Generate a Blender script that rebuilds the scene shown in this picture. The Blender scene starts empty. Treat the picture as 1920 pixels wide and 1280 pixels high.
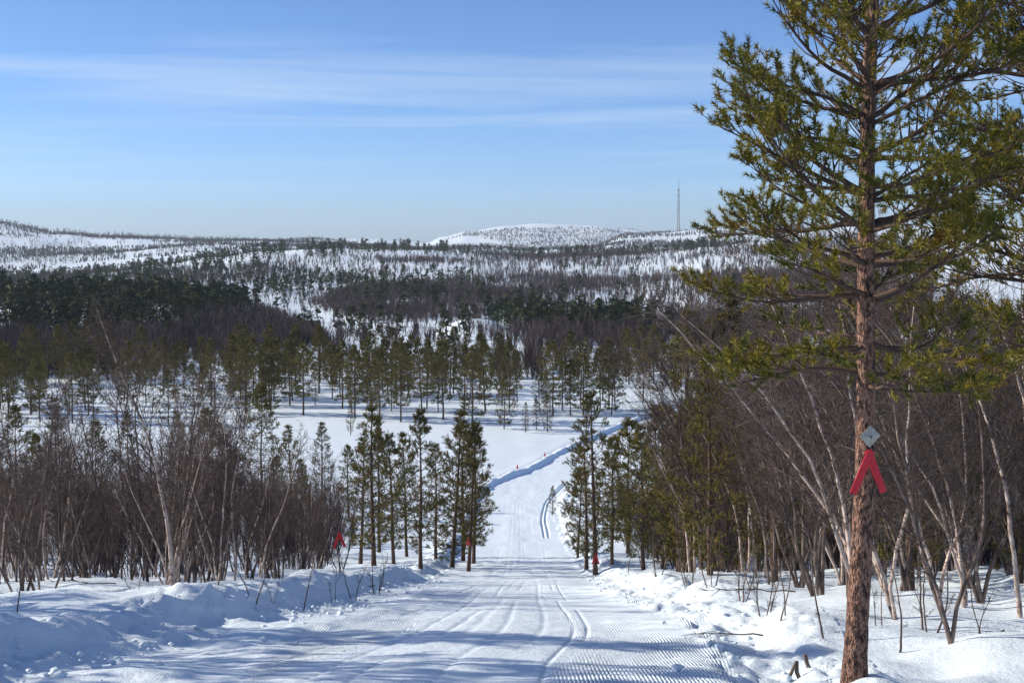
import bpy, math, random
import numpy as np
from mathutils import Vector

# ------------------------------------------------------------------ camera, sky, sun, exposure
scene = bpy.context.scene
COL = scene.collection
EYE = 30.0                       # the plain below lies about 26 m lower
F = 2667.0                       # focal length in photo pixels (50 mm on a 36 mm sensor)
PITCH = math.atan(200.0 / F)
SUN_ELEV, SUN_AZ = 26.0, 80.0    # azimuth: degrees from the view direction towards the side of the high bank

cam_d = bpy.data.cameras.new('camera')
cam_d.lens, cam_d.sensor_width = 50.0, 36.0
cam_d.clip_start, cam_d.clip_end = 0.1, 40000
cam = bpy.data.objects.new('camera', cam_d)
cam.location = (0, 0, EYE)
cam.rotation_euler = (math.pi / 2 - PITCH, 0, 0)
COL.objects.link(cam)
scene.camera = cam

world = bpy.data.worlds.new('World')
scene.world = world
world.use_nodes = True
wn, wl = world.node_tree.nodes, world.node_tree.links
wn.clear()


def wnode(t, **kw):
    n = wn.new(t)
    for k, v in kw.items():
        setattr(n, k, v)
    return n


def wmath(op, a, b=None, clamp=False):
    n = wnode('ShaderNodeMath', operation=op, use_clamp=clamp)
    for i, v in enumerate((a, b)):
        if v is None:
            continue
        if isinstance(v, (int, float)):
            n.inputs[i].default_value = v
        else:
            wl.new(v, n.inputs[i])
    return n.outputs[0]


sky = wnode('ShaderNodeTexSky', sky_type='NISHITA', sun_disc=False)
sky.sun_elevation = math.radians(SUN_ELEV)
sky.sun_rotation = math.radians(-SUN_AZ)
sky.altitude = 0
sky.air_density, sky.dust_density, sky.ozone_density = 0.54, 0.35, 6.3
# thin cirrus: noise on a high flat layer, seen along the view direction
geo = wnode('ShaderNodeTexCoord')
sep = wnode('ShaderNodeSeparateXYZ')
wl.new(geo.outputs['Generated'], sep.inputs[0])
zz = wmath('ADD', wmath('MAXIMUM', sep.outputs[2], 0.0), 0.035)
comb = wnode('ShaderNodeCombineXYZ')
wl.new(wmath('DIVIDE', sep.outputs[0], zz), comb.inputs[0])
wl.new(wmath('DIVIDE', sep.outputs[1], zz), comb.inputs[1])
mp = wnode('ShaderNodeMapping')
mp.inputs['Rotation'].default_value = (0, 0, math.radians(14))
mp.inputs['Scale'].default_value = (0.26, 0.50, 1)
mp.inputs['Location'].default_value = (3.1, 1.35, 0)
wl.new(comb.outputs[0], mp.inputs[0])
nz = wnode('ShaderNodeTexNoise')
nz.inputs['Scale'].default_value = 1.0
nz.inputs['Detail'].default_value = 9
nz.inputs['Roughness'].default_value = 0.55
nz.inputs['Distortion'].default_value = 0.6
wl.new(mp.outputs[0], nz.inputs[0])
ramp = wnode('ShaderNodeValToRGB')
ramp.color_ramp.elements[0].position = 0.46
ramp.color_ramp.elements[1].position = 0.84
wl.new(nz.outputs[0], ramp.inputs[0])
fade = wnode('ShaderNodeMapRange')
fade.inputs[1].default_value, fade.inputs[2].default_value = 0.02, 0.09
wl.new(sep.outputs[2], fade.inputs[0])
cl = wmath('MULTIPLY', wmath('MULTIPLY', ramp.outputs[0], fade.outputs[0]), 0.75)
mix = wnode('ShaderNodeMix', data_type='RGBA')
wl.new(cl, mix.inputs[0])
wl.new(sky.outputs[0], mix.inputs[6])
mix.inputs[7].default_value = (5.2, 5.8, 6.3, 1)
bg = wnode('ShaderNodeBackground')
bg.inputs[1].default_value = 0.125
wl.new(mix.outputs[2], bg.inputs[0])
wo = wnode('ShaderNodeOutputWorld')
wl.new(bg.outputs[0], wo.inputs[0])

sun_d = bpy.data.lights.new('sun', 'SUN')
sun_d.energy = 5.0
sun_d.angle = math.radians(0.5)
sun_d.color = (1.0, 0.87, 0.69)
sun = bpy.data.objects.new('sun', sun_d)
a, e = math.radians(SUN_AZ), math.radians(SUN_ELEV)
SUN_DIR = Vector((-math.sin(a) * math.cos(e), math.cos(a) * math.cos(e), math.sin(e)))
sun.rotation_euler = SUN_DIR.to_track_quat('Z', 'Y').to_euler()
sun.location = (0, 0, 200)
COL.objects.link(sun)

scene.view_settings.view_transform = 'Standard'
scene.view_settings.look = 'None'
scene.view_settings.gamma = 1.0
scene.view_settings.exposure = 0.42
scene.render.engine = 'CYCLES'
scene.cycles.use_denoising = True
scene.cycles.max_bounces = 6
scene.cycles.diffuse_bounces = 3
scene.cycles.volume_bounces = 0

# ------------------------------------------------------------------ maths helpers
rng = np.random.default_rng(7)
random.seed(7)


def hash2(ix, iy, seed):
    h = (ix.astype(np.int64) * 374761393 + iy.astype(np.int64) * 668265263 + seed * 1442695041) & 0xFFFFFFFF
    h = ((h ^ (h >> 13)) * 1274126177) & 0xFFFFFFFF
    return ((h ^ (h >> 16)) & 0xFFFFFF) / float(0xFFFFFF)


def vnoise(x, y, seed=0):
    x, y = np.asarray(x, float), np.asarray(y, float)
    ix, iy = np.floor(x), np.floor(y)
    fx, fy = x - ix, y - iy
    fx, fy = fx * fx * fx * (fx * (fx * 6 - 15) + 10), fy * fy * fy * (fy * (fy * 6 - 15) + 10)
    h00, h10 = hash2(ix, iy, seed), hash2(ix + 1, iy, seed)
    h01, h11 = hash2(ix, iy + 1, seed), hash2(ix + 1, iy + 1, seed)
    return (h00 * (1 - fx) + h10 * fx) * (1 - fy) + (h01 * (1 - fx) + h11 * fx) * fy * 1.0 - 0.5


def fbm(x, y, seed=0, octv=4, gain=0.5):
    s, a_, f_ = 0.0, 1.0, 1.0
    for o in range(octv):
        s = s + a_ * vnoise(x * f_ + 17.3 * o, y * f_ - 9.1 * o, seed + o)
        a_ *= gain
        f_ *= 2.03
    return s


def smooth(t):
    t = np.clip(t, 0, 1)
    return t * t * (3 - 2 * t)


def pchip(xs, ys):
    xs, ys = np.array(xs, float), np.array(ys, float)
    h, dl = np.diff(xs), np.diff(ys) / np.diff(xs)
    m = np.zeros_like(ys)
    m[0], m[-1] = dl[0], dl[-1]
    for i in range(1, len(xs) - 1):
        if dl[i - 1] * dl[i] > 0:
            w1, w2 = 2 * h[i] + h[i - 1], h[i] + 2 * h[i - 1]
            m[i] = (w1 + w2) / (w1 / dl[i - 1] + w2 / dl[i])

    def f(x):
        x = np.clip(np.asarray(x, float), xs[0], xs[-1])
        i = np.clip(np.searchsorted(xs, x) - 1, 0, len(xs) - 2)
        t = (x - xs[i]) / h[i]
        t2, t3 = t * t, t * t * t
        return ((2 * t3 - 3 * t2 + 1) * ys[i] + (t3 - 2 * t2 + t) * h[i] * m[i]
                + (-2 * t3 + 3 * t2) * ys[i + 1] + (t3 - t2) * h[i] * m[i + 1])
    return f


def gx(px, d):
    """sideways metres of photo column px at forward distance d"""
    return (px - 960.0) / F * d


# ------------------------------------------------------------------ the lie of the land
depth = pchip([-60, -30, 0, 12, 15, 25, 40, 50, 70, 100, 133, 160, 200, 260],
              [-7, -3, 1.7, 3.75, 4.3, 6.55, 9.9, 12.2, 16, 20.3, 24.4, 26.0, 26.3, 26.3])
trail_l = pchip([-30, 7, 12, 15, 24, 50, 90, 128, 140, 161, 169, 185, 200, 240],
                [-4.8, -4.7, -4.4, -3.6, -3.2, -2.8, -2.6, -2.7, -1.6, 4.2, 6.3, 12, 18, 36])
trail_r = pchip([-30, 7, 12, 17, 28, 50, 90, 120, 140, 161, 175, 200, 240],
                [1.9, 1.9, 2.05, 2.35, 2.35, 2.9, 3.2, 3.5, 5.5, 10, 15, 26, 44])

# hills: photo row of the ground at a few distances and columns
HX = np.array([-1200, -400, 0, 120, 200, 300, 400, 500, 600, 700, 800, 830, 880, 960, 1000, 1040, 1100, 1180, 1240, 1340, 1400, 1920, 3000], float)


def row(pts):
    return np.interp(HX, [p[0] for p in pts], [p[1] for p in pts])


HILL = [
    (260, row([(0, 709.8)])),
    (340, row([(0, 646), (500, 645), (700, 641), (1000, 636), (1400, 630), (1920, 610)])),
    (450, row([(-400, 560), (0, 568), (200, 565), (400, 576), (500, 598), (600, 622), (700, 622), (800, 620), (1000, 612), (1200, 618), (1400, 600), (1920, 575)])),
    (560, row([(-400, 560), (0, 573), (200, 572), (400, 578), (600, 588), (800, 583), (1000, 583), (1200, 590), (1400, 560), (1920, 530)])),
    (800, row([(-400, 530), (0, 545), (200, 535), (400, 512), (600, 520), (800, 522), (1000, 524), (1200, 527), (1400, 500), (1920, 475)])),
    (1100, row([(-400, 520), (0, 528), (120, 522), (200, 512), (400, 488), (500, 474), (600, 470), (800, 472), (1000, 482), (1200, 480), (1340, 466), (1400, 460), (1920, 445)])),
    (1500, row([(-400, 515), (0, 524), (200, 516), (400, 494), (600, 480), (1000, 488), (1920, 470)])),
    (2200, row([(-400, 470), (0, 482), (200, 476), (400, 468), (600, 466), (800, 474), (1920, 470)])),
    (3000, row([(-1200, 410), (-400, 395), (0, 418), (120, 432), (200, 439), (300, 443), (400, 447), (600, 452), (700, 458), (800, 468), (1000, 474), (1100, 466), (1180, 440), (1240, 435), (1340, 426), (1400, 430), (1920, 425)])),
    (4000, row([(0, 455), (600, 460), (1000, 472), (1920, 450)])),
    (5500, row([(-400, 445), (0, 450), (500, 452), (600, 446), (700, 451), (800, 458), (830, 446), (880, 434), (960, 423), (1000, 420), (1040, 421), (1100, 424), (1180, 433), (1240, 445), (1400, 450), (1920, 445)])),
    (9000, row([(0, 458)])),
]
HD = np.array([h[0] for h in HILL], float)
HY = np.array([h[1] for h in HILL])            # (distance, column)
HZ = EYE - (HY - 440.0) / F * HD[:, None]      # metres
hill_fn = [pchip(np.log(HD), HZ[:, j]) for j in range(len(HX))]


def hill_z(x, y):
    x, y = np.broadcast_arrays(np.asarray(x, float), np.asarray(y, float))
    px = np.clip(960 + F * x / np.maximum(y, 50), HX[0], HX[-1] - 1e-3)
    ly = np.log(np.clip(y, 260, 9000))
    j = np.clip(np.searchsorted(HX, px, side='right') - 1, 0, len(HX) - 2)
    t = smooth((px - HX[j]) / (HX[j + 1] - HX[j]))
    out = np.zeros(x.shape)
    for k in range(len(HX)):
        f0, f1 = (j == k), (j + 1 == k)
        for msk, w in ((f0, 1 - t), (f1, t)):
            if msk.any():
                out[msk] += w[msk] * hill_fn[k](ly[msk])
    # the bare snow knoll
    kx, ky = gx(885, 430), 430
    out += 4.2 * np.exp(-(((x - kx) / 9.5) ** 2 + ((y - ky) / 16) ** 2) ** 1.5)
    w1 = smooth((y - 300) / 120)
    out += w1 * (1.6 * fbm(x / 38, y / 45, 21, 4) + smooth((y - 420) / 300) * 5 * fbm(x / 160, y / 200, 25, 3))
    w2 = smooth((y - 1300) / 1200)
    out += w2 * (13 * fbm(x / 420, y / 500, 31, 6, 0.55))
    return out


def ground_z(x, y, carve=False):
    x, y = np.broadcast_arrays(np.asarray(x, float), np.asarray(y, float))
    base = EYE - depth(y)
    L, R = trail_l(y), trail_r(y)
    ml, mr = L - x, x - R                          # metres outside the groomed edge
    on = (y < 236)
    bank = np.zeros(x.shape)
    bh = 0.40 + 0.30 * vnoise(y / 3.1, y * 0 + 3.3, 5) + 0.16 * vnoise(y / 0.8, y * 0 + 1.3, 6)
    bh = np.maximum(bh, 0.12) * (0.62 + 0.38 * smooth((y - 15) / 8))
    gap = smooth((y - 44) / 3) * (1 - smooth((y - 60) / 4))
    bh = bh * (1 - 0.5 * gap) * (1 - 0.35 * smooth((y - 60) / 30) * (1 - smooth((y - 118) / 14)))
    wob = 0.22 * vnoise(x * 0 + 2.2, y / 0.9, 8) + 0.3 * vnoise(x * 0 + 7.2, y / 2.6, 9)
    lm = ml + wob
    lb = bh * smooth(lm / 0.62) - (bh - 0.24) * smooth((lm - 0.6) / 1.3)
    rb = (0.26 + 0.2 * vnoise(y / 2.2, y * 0 + 9, 12)) * smooth((mr + wob) / 0.9)
    bank = np.where(ml > -0.4, np.where(lm > 0, lb, 0), np.where(mr > -0.4, np.where(mr + wob > 0, rb, 0), 0))
    out_ = np.maximum(ml, mr)
    w = smooth(out_ / 1.2)
    near = 1 - smooth((y - 70) / 120)
    bank = bank + w * (0.30 * fbm(x / 2.6, y / 1.9, 41, 3) + 0.07 * fbm(x / 0.55, y / 0.5, 44, 2)) * (0.25 + 0.75 * near)
    bank = bank + smooth((out_ - 2) / 8) * near * 1.0 * fbm(x / 13, y / 11, 47, 2)
    # crumbled lumps on the pushed-up snow
    lump = smooth((out_ + 0.35) / 0.3) * (1 - smooth((out_ - 0.9) / 0.7)) * near
    bank = bank + lump * (0.13 * np.abs(fbm(x / 0.30, y / 0.30, 51, 3)) + 0.10 * fbm(x / 0.7, y / 0.7, 54, 2))
    bank = bank - 0.30 * smooth((x - 1.6) / 1.2) * (1 - smooth((y - 12) / 7)) * smooth((y - 2) / 4)
    bank = np.where(on, bank, 0)
    if carve:
        bank = bank - np.where(on, 0.35 * (1 - smooth((out_ - 0.45) / 0.5)), 0)
    z = base + bank
    far = smooth((y - 235) / 25)
    return np.where(y > 235, (1 - far) * z + far * hill_z(x, y), z)


def gz(x, y):
    return float(ground_z(np.array([x]), np.array([y]))[0])


# ------------------------------------------------------------------ mesh helpers
class MB:
    def __init__(self):
        self.v, self.f3, self.f4, self.n = [], [], [], 0
        self.m3, self.m4 = [], []

    def add(self, v, f, mat=0):
        v, f = np.asarray(v, float).reshape(-1, 3), np.asarray(f, np.int64)
        if f.shape[1] == 3:
            self.f3.append(f + self.n)
            self.m3.append(np.full(len(f), mat))
        else:
            self.f4.append(f + self.n)
            self.m4.append(np.full(len(f), mat))
        self.v.append(v)
        self.n += len(v)

    def mesh(self, name, mats, smooth_shade=True):
        V = np.concatenate(self.v)
        f3 = np.concatenate(self.f3) if self.f3 else np.zeros((0, 3), np.int64)
        f4 = np.concatenate(self.f4) if self.f4 else np.zeros((0, 4), np.int64)
        me = bpy.data.meshes.new(name)
        me.vertices.add(len(V))
        me.vertices.foreach_set('co', V.astype(np.float32).ravel())
        nl = f3.size + f4.size
        me.loops.add(nl)
        me.loops.foreach_set('vertex_index', np.concatenate([f3.ravel(), f4.ravel()]).astype(np.int32))
        me.polygons.add(len(f3) + len(f4))
        st = np.concatenate([np.arange(len(f3)) * 3, f3.size + np.arange(len(f4)) * 4])
        me.polygons.foreach_set('loop_start', st.astype(np.int32))
        mi = np.concatenate(([np.concatenate(self.m3)] if self.m3 else []) + ([np.concatenate(self.m4)] if self.m4 else []))
        me.polygons.foreach_set('material_index', mi.astype(np.int32))
        me.polygons.foreach_set('use_smooth', np.full(len(mi), bool(smooth_shade)))
        for m in (mats if isinstance(mats, (list, tuple)) else [mats]):
            me.materials.append(m)
        me.update(calc_edges=True)
        me.validate()
        return me

    def box(self, c, s, R=None, mat=0):
        c, s = np.array(c, float), np.array(s, float) / 2
        v = np.array([[i, j, k] for i in (-1, 1) for j in (-1, 1) for k in (-1, 1)], float) * s
        if R is not None:
            v = v @ np.array(R).T
        self.add(v + c, [[0, 1, 3, 2], [4, 6, 7, 5], [0, 4, 5, 1], [2, 3, 7, 6], [0, 2, 6, 4], [1, 5, 7, 3]], mat)

    def tube(self, P, rad, sides=6, cap=True, mat=0, wob=None):
        P, rad = np.asarray(P, float), np.asarray(rad, float)
        T = np.gradient(P, axis=0)
        T /= np.linalg.norm(T, axis=1)[:, None] + 1e-9
        ref = np.array([0.31, 0.95, 0.05]) if abs(T[0][2]) > 0.5 else np.array([0.1, 0.05, 1.0])
        A = np.cross(T, ref)
        A /= np.linalg.norm(A, axis=1)[:, None] + 1e-9
        B = np.cross(T, A)
        th = np.arange(sides) / sides * 2 * math.pi
        rr = rad[:, None] * (np.ones((1, sides)) if wob is None else wob)
        V = P[:, None] + rr[..., None] * (np.cos(th)[None, :, None] * A[:, None] + np.sin(th)[None, :, None] * B[:, None])
        n = len(P)
        i = np.arange(n - 1)[:, None] * sides
        k = np.arange(sides)[None]
        k2 = (k + 1) % sides
        fq = np.stack([i + k, i + k2, i + sides + k2, i + sides + k], -1).reshape(-1, 4)
        self.add(V.reshape(-1, 3), fq, mat)
        if cap:
            self.add(np.concatenate([V[-1], P[-1:]]), [[q, (q + 1) % sides, sides] for q in range(sides)], mat)

    def segs(self, P0, P1, r0, r1, sides=3, mat=0):
        """many straight tapered twigs at once"""
        P0, P1, r0, r1 = (np.asarray(q, float) for q in (P0, P1, r0, r1))
        if not len(P0):
            return
        T = P1 - P0
        T /= np.linalg.norm(T, axis=1)[:, None] + 1e-9
        ref = np.where(np.abs(T[:, 2:3]) > 0.8, np.array([[1.0, 0.2, 0]]), np.array([[0, 0.1, 1.0]]))
        A = np.cross(T, ref)
        A /= np.linalg.norm(A, axis=1)[:, None] + 1e-9
        B = np.cross(T, A)
        th = np.arange(sides) / sides * 2 * math.pi + 0.4
        ring = np.cos(th)[None, :, None] * A[:, None] + np.sin(th)[None, :, None] * B[:, None]
        V = np.concatenate([P0[:, None] + ring * r0[:, None, None], P1[:, None] + ring * r1[:, None, None]], 1)
        b = np.arange(len(P0))[:, None] * (2 * sides)
        k = np.arange(sides)[None]
        k2 = (k + 1) % sides
        self.add(V.reshape(-1, 3), np.stack([b + k, b + k2, b + sides + k2, b + sides + k], -1).reshape(-1, 4), mat)


def obj(name, me, parent=None, label=None, cat=None, group=None, kind=None, loc=None):
    o = bpy.data.objects.new(name, me)
    COL.objects.link(o)
    if parent is not None:
        o.parent = parent
    if loc is not None:
        o.location = loc
    for k, v in (('label', label), ('category', cat), ('group', group), ('kind', kind)):
        if v:
            o[k] = v
    return o


# ------------------------------------------------------------------ materials
def material(name, rough=0.8, spec=0.3):
    m = bpy.data.materials.new(name)
    m.use_nodes = True
    nt = m.node_tree
    b = nt.nodes['Principled BSDF']
    b.inputs['Roughness'].default_value = rough
    b.inputs['Specular IOR Level'].default_value = spec
    return m, nt, b


def noise_color(nt, b, stops, scale, detail=5, coord='Object', stretch=None, rough=0.6, rand=0.0):
    tc = nt.nodes.new('ShaderNodeTexCoord')
    src = tc.outputs[coord]
    if stretch:
        mpn = nt.nodes.new('ShaderNodeMapping')
        mpn.inputs['Scale'].default_value = stretch
        nt.links.new(src, mpn.inputs[0])
        src = mpn.outputs[0]
    n = nt.nodes.new('ShaderNodeTexNoise')
    n.inputs['Scale'].default_value = scale
    n.inputs['Detail'].default_value = detail
    n.inputs['Roughness'].default_value = rough
    nt.links.new(src, n.inputs[0])
    r = nt.nodes.new('ShaderNodeValToRGB')
    el = r.color_ramp.elements
    while len(el) < len(stops):
        el.new(0.5)
    for q, (p, c) in zip(el, stops):
        q.position, q.color = p, (*c, 1)
    nt.links.new(n.outputs[0], r.inputs[0])
    out = r.outputs[0]
    if rand:
        oi = nt.nodes.new('ShaderNodeObjectInfo')
        hs = nt.nodes.new('ShaderNodeHueSaturation')
        mr = nt.nodes.new('ShaderNodeMapRange')
        mr.inputs[3].default_value, mr.inputs[4].default_value = 1 - rand, 1 + rand
        nt.links.new(oi.outputs['Random'], mr.inputs[0])
        nt.links.new(mr.outputs[0], hs.inputs['Value'])
        nt.links.new(out, hs.inputs['Color'])
        out = hs.outputs[0]
    nt.links.new(out, b.inputs['Base Color'])
    return n, src


def bump(nt, b, height, strength, dist):
    bp = nt.nodes.new('ShaderNodeBump')
    bp.inputs['Strength'].default_value = strength
    bp.inputs['Distance'].default_value = dist
    nt.links.new(height, bp.inputs['Height'])
    nt.links.new(bp.outputs[0], b.inputs['Normal'])


def snow_mat(name, grain):
    m, nt, b = material(name, 0.55, 0.25)
    noise_color(nt, b, [(0.3, (0.68, 0.80, 0.92)), (0.7, (0.74, 0.85, 0.95))], 0.6, 4)
    tc = nt.nodes.new('ShaderNodeTexCoord')
    n1 = nt.nodes.new('ShaderNodeTexNoise')
    n1.inputs['Scale'].default_value = grain
    n1.inputs['Detail'].default_value = 6
    n1.inputs['Roughness'].default_value = 0.7
    nt.links.new(tc.outputs['Object'], n1.inputs[0])
    bump(nt, b, n1.outputs[0], 0.55, 0.05)
    return m


SNOW = snow_mat('snow', 9.0)
SNOW_TRAIL = snow_mat('packed_snow', 14.0)

BARK, nt, b = material('pine_bark', 0.85, 0.2)
noise_color(nt, b, [(0.42, (0.025, 0.019, 0.018)), (0.48, (0.10, 0.062, 0.05)), (0.53, (0.25, 0.13, 0.09)), (0.57, (0.34, 0.22, 0.17)), (0.62, (0.06, 0.042, 0.036))], 19, 8, stretch=(1.5, 1.5, 0.7), rough=0.8)
tc = nt.nodes.new('ShaderNodeTexCoord')
vo = nt.nodes.new('ShaderNodeTexVoronoi')
vo.inputs['Scale'].default_value = 34
vo.feature = 'DISTANCE_TO_EDGE'
mpn = nt.nodes.new('ShaderNodeMapping')
mpn.inputs['Scale'].default_value = (1.3, 1.3, 0.55)
nt.links.new(tc.outputs['Object'], mpn.inputs[0])
nt.links.new(mpn.outputs[0], vo.inputs[0])
bump(nt, b, vo.outputs[0], 0.9, 0.03)

BARK_FAR, nt, b = material('young_pine_bark', 0.9, 0.15)
noise_color(nt, b, [(0.3, (0.045, 0.034, 0.030)), (0.7, (0.12, 0.080, 0.062))], 6, 4)


def needle_mat(name, cols, scale, rand=0.0, spec=0.3):
    m, nt, b = material(name, 0.6, spec)
    noise_color(nt, b, cols, scale, 3, rand=rand)
    return m


NEEDLE = needle_mat('pine_needles', [(0.28, (0.045, 0.060, 0.012)), (0.44, (0.11, 0.112, 0.012)), (0.62, (0.21, 0.165, 0.014)), (0.78, (0.22, 0.10, 0.03))], 3.2)
NEEDLE_MID = needle_mat('young_pine_needles', [(0.30, (0.042, 0.050, 0.012)), (0.50, (0.100, 0.090, 0.013)), (0.70, (0.170, 0.115, 0.018))], 1.6, 0.28)
NEEDLE_FAR = needle_mat('far_pine_needles', [(0.35, (0.020, 0.032, 0.016)), (0.65, (0.045, 0.050, 0.020))], 0.06, 0.0, 0.03)
BIRCH_DARK, nt, b = material('dark_birch_bark', 0.85, 0.2)
noise_color(nt, b, [(0.35, (0.045, 0.035, 0.032)), (0.55, (0.13, 0.10, 0.09)), (0.70, (0.32, 0.26, 0.23))], 3.0, 6, stretch=(3, 3, 1), rand=0.3)
BIRCH_PALE, nt, b = material('pale_birch_bark', 0.75, 0.25)
noise_color(nt, b, [(0.34, (0.06, 0.045, 0.04)), (0.44, (0.36, 0.27, 0.23)), (0.62, (0.58, 0.50, 0.45))], 5.0, 6, stretch=(1, 1, 1.6), rand=0.15)
TWIG, nt, b = material('birch_twigs', 0.8, 0.2)
noise_color(nt, b, [(0.3, (0.055, 0.042, 0.040)), (0.7, (0.135, 0.102, 0.092))], 1.3, 3, rand=0.25)
TWIG_FAR, nt, b = material('far_birch_twigs', 0.9, 0.1)
noise_color(nt, b, [(0.3, (0.045, 0.035, 0.040)), (0.7, (0.098, 0.074, 0.076))], 0.05, 3)
RED, nt, b = material('red_marker_paint', 0.5, 0.4)
noise_color(nt, b, [(0.3, (0.42, 0.006, 0.020)), (0.7, (0.56, 0.014, 0.034))], 9, 4)
METAL, nt, b = material('weathered_metal', 0.45, 0.5)
noise_color(nt, b, [(0.3, (0.20, 0.20, 0.19)), (0.7, (0.36, 0.36, 0.34))], 22, 5)
b.inputs['Metallic'].default_value = 0.5
STEEL, nt, b = material('galvanised_steel', 0.6, 0.4)
noise_color(nt, b, [(0.3, (0.10, 0.10, 0.12)), (0.7, (0.18, 0.17, 0.18))], 0.1, 3)
WOOD, nt, b = material('grey_broken_wood', 0.9, 0.2)
noise_color(nt, b, [(0.3, (0.05, 0.04, 0.035)), (0.7, (0.20, 0.16, 0.13))], 14, 5, stretch=(2, 2, 0.5))

# ------------------------------------------------------------------ ground sheet
def grid_faces(nr, nc):
    i = np.arange(nr - 1)[:, None] * nc
    k = np.arange(nc - 1)[None]
    return np.stack([i + k, i + k + 1, i + nc + k + 1, i + nc + k], -1).reshape(-1, 4)


th = np.radians(np.linspace(-40, 40, 430))
r = np.concatenate([np.linspace(6, 27, 60)[:-1], np.arange(27, 62, 0.115), np.geomspace(62, 9200, 300)])
RR, TT = np.meshgrid(r, th, indexing='ij')
GX, GY = RR * np.sin(TT), RR * np.cos(TT) - 20
GZ = ground_z(GX, GY, carve=True)
mb = MB()
mb.add(np.stack([GX, GY, GZ], -1), grid_faces(*GX.shape))
obj('snow_ground', mb.mesh('snow_ground', SNOW), kind='structure', label='snow covered hillside, plain and rolling fells')

# ------------------------------------------------------------------ groomed ski trail
def trail_sheet(y, t, ml, mr):
    """t: fractions across the groomed bed, ml/mr: metres out over each bank"""
    L, R = trail_l(y), trail_r(y)
    X = np.concatenate([L[:, None] - ml[None, ::-1], L[:, None] + t[None] * (R - L)[:, None], R[:, None] + mr[None]], 1)
    Y = np.broadcast_to(y[:, None], X.shape)
    Z = ground_z(X, Y)
    tt = (X - L[:, None]) / (R - L)[:, None]
    inside = smooth(tt / 0.03) * smooth((1 - tt) / 0.03)
    w = X - L[:, None]                              # metres from the bank side edge
    wr = R[:, None] - X
    near = 1 - smooth((Y - 40) / 60)
    # combed ridges, 28 mm apart, kept where traffic has not worn them
    keep = smooth((fbm(X / 0.9, Y / 5.0, 61, 3) + 0.24) / 0.35)
    strip = smooth((1.75 - wr) / 0.12) + 0.55 * smooth((w - 1.0) / 0.3) * (1 - smooth((w - 2.35) / 0.2))
    Z = Z + inside * np.clip(strip, 0, 1) * (0.25 + 0.75 * keep) * 0.0095 * np.sin(2 * math.pi * X / 0.034) * (1 - smooth((Y - 34) / 20))
    # runner and ski grooves that wander down the bed
    for q, (w0, amp, dep, wid) in enumerate([(2.6, 0.22, 0.022, 0.05), (2.95, 0.22, 0.025, 0.05), (3.5, 0.35, 0.02, 0.06), (3.25, 0.4, 0.018, 0.09),
                                             (4.3, 0.25, 0.022, 0.045), (4.55, 0.25, 0.022, 0.045), (2.0, 0.5, 0.015, 0.08), (3.9, 0.5, 0.018, 0.05)]):
        cx = w0 / 6.0 * (R - L)[:, None] + 0.6 * amp * fbm(Y / 24.0 + q * 3.7, Y * 0 + q, 70 + q, 2)
        g = np.exp(-((w - cx) / (wid * 0.6)) ** 2)
        Z = Z - inside * 0.6 * dep * g * smooth((fbm(Y / 6.0, Y * 0 + q * 5.1, 80 + q, 2) + 0.3) / 0.3)
    # worn, crumbly snow
    rough = inside * (0.35 + 0.65 * smooth((2.6 - w) / 1.5)) * near
    Z = Z + rough * (0.045 * fbm(X / 0.35, Y / 0.5, 91, 3) + 0.07 * fbm(X / 1.6, Y / 1.1, 95, 2))
    Z = Z + inside * 0.05 * fbm(X / 1.2, Y / 7.0, 97, 2)
    # the set pair of classic tracks lower down
    c = R - 1.05 + 0.5 * smooth((y - 96) / 30)
    tr = smooth((y - 84) / 2.5) * (1 - smooth((y - 141) / 4))
    for dx in (-0.14, 0.14):
        Z = Z - (tr[:, None] * 0.075) * (np.abs(X - c[:, None] - dx) < 0.075)
    sink = np.concatenate([np.repeat(0.0, len(ml) - 1), [0]])
    Z[:, 0] -= 0.12
    Z[:, -1] -= 0.12
    m = MB()
    m.add(np.stack([X, Y, Z], -1), grid_faces(*X.shape))
    return m


def frange(a_, b_, s):
    return np.arange(a_, b_, s)


Wd = 6.0
t_near = np.concatenate([frange(0, 0.95, 0.035), frange(0.95, 2.4, 0.009), frange(2.4, Wd - 1.85, 0.03), frange(Wd - 1.85, Wd + 1e-6, 0.0085)]) / Wd
t_near = t_near / t_near[-1]
yn = np.concatenate([frange(2, 9, 0.5), 9 + np.cumsum(np.linspace(0.055, 0.15, 270))])
Y_SPLIT = yn[-1]
out_l, out_r = np.linspace(0.04, 1.3, 32), np.linspace(0.04, 1.3, 32)
trail = obj('ski_trail', trail_sheet(yn, t_near, out_l, out_r).mesh('ski_trail', SNOW_TRAIL), kind='structure',
            label='groomed ski trail with combed ridges running downhill')
yf = np.concatenate([frange(Y_SPLIT, 80, 0.16), frange(80, 145, 0.4), frange(145, 232, 0.8)])
lower = obj('lower_run', trail_sheet(yf, np.linspace(0, 1, 105), np.linspace(0.06, 1.3, 14), np.linspace(0.06, 1.3, 14)).mesh('lower_run', SNOW_TRAIL), parent=trail)

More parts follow.
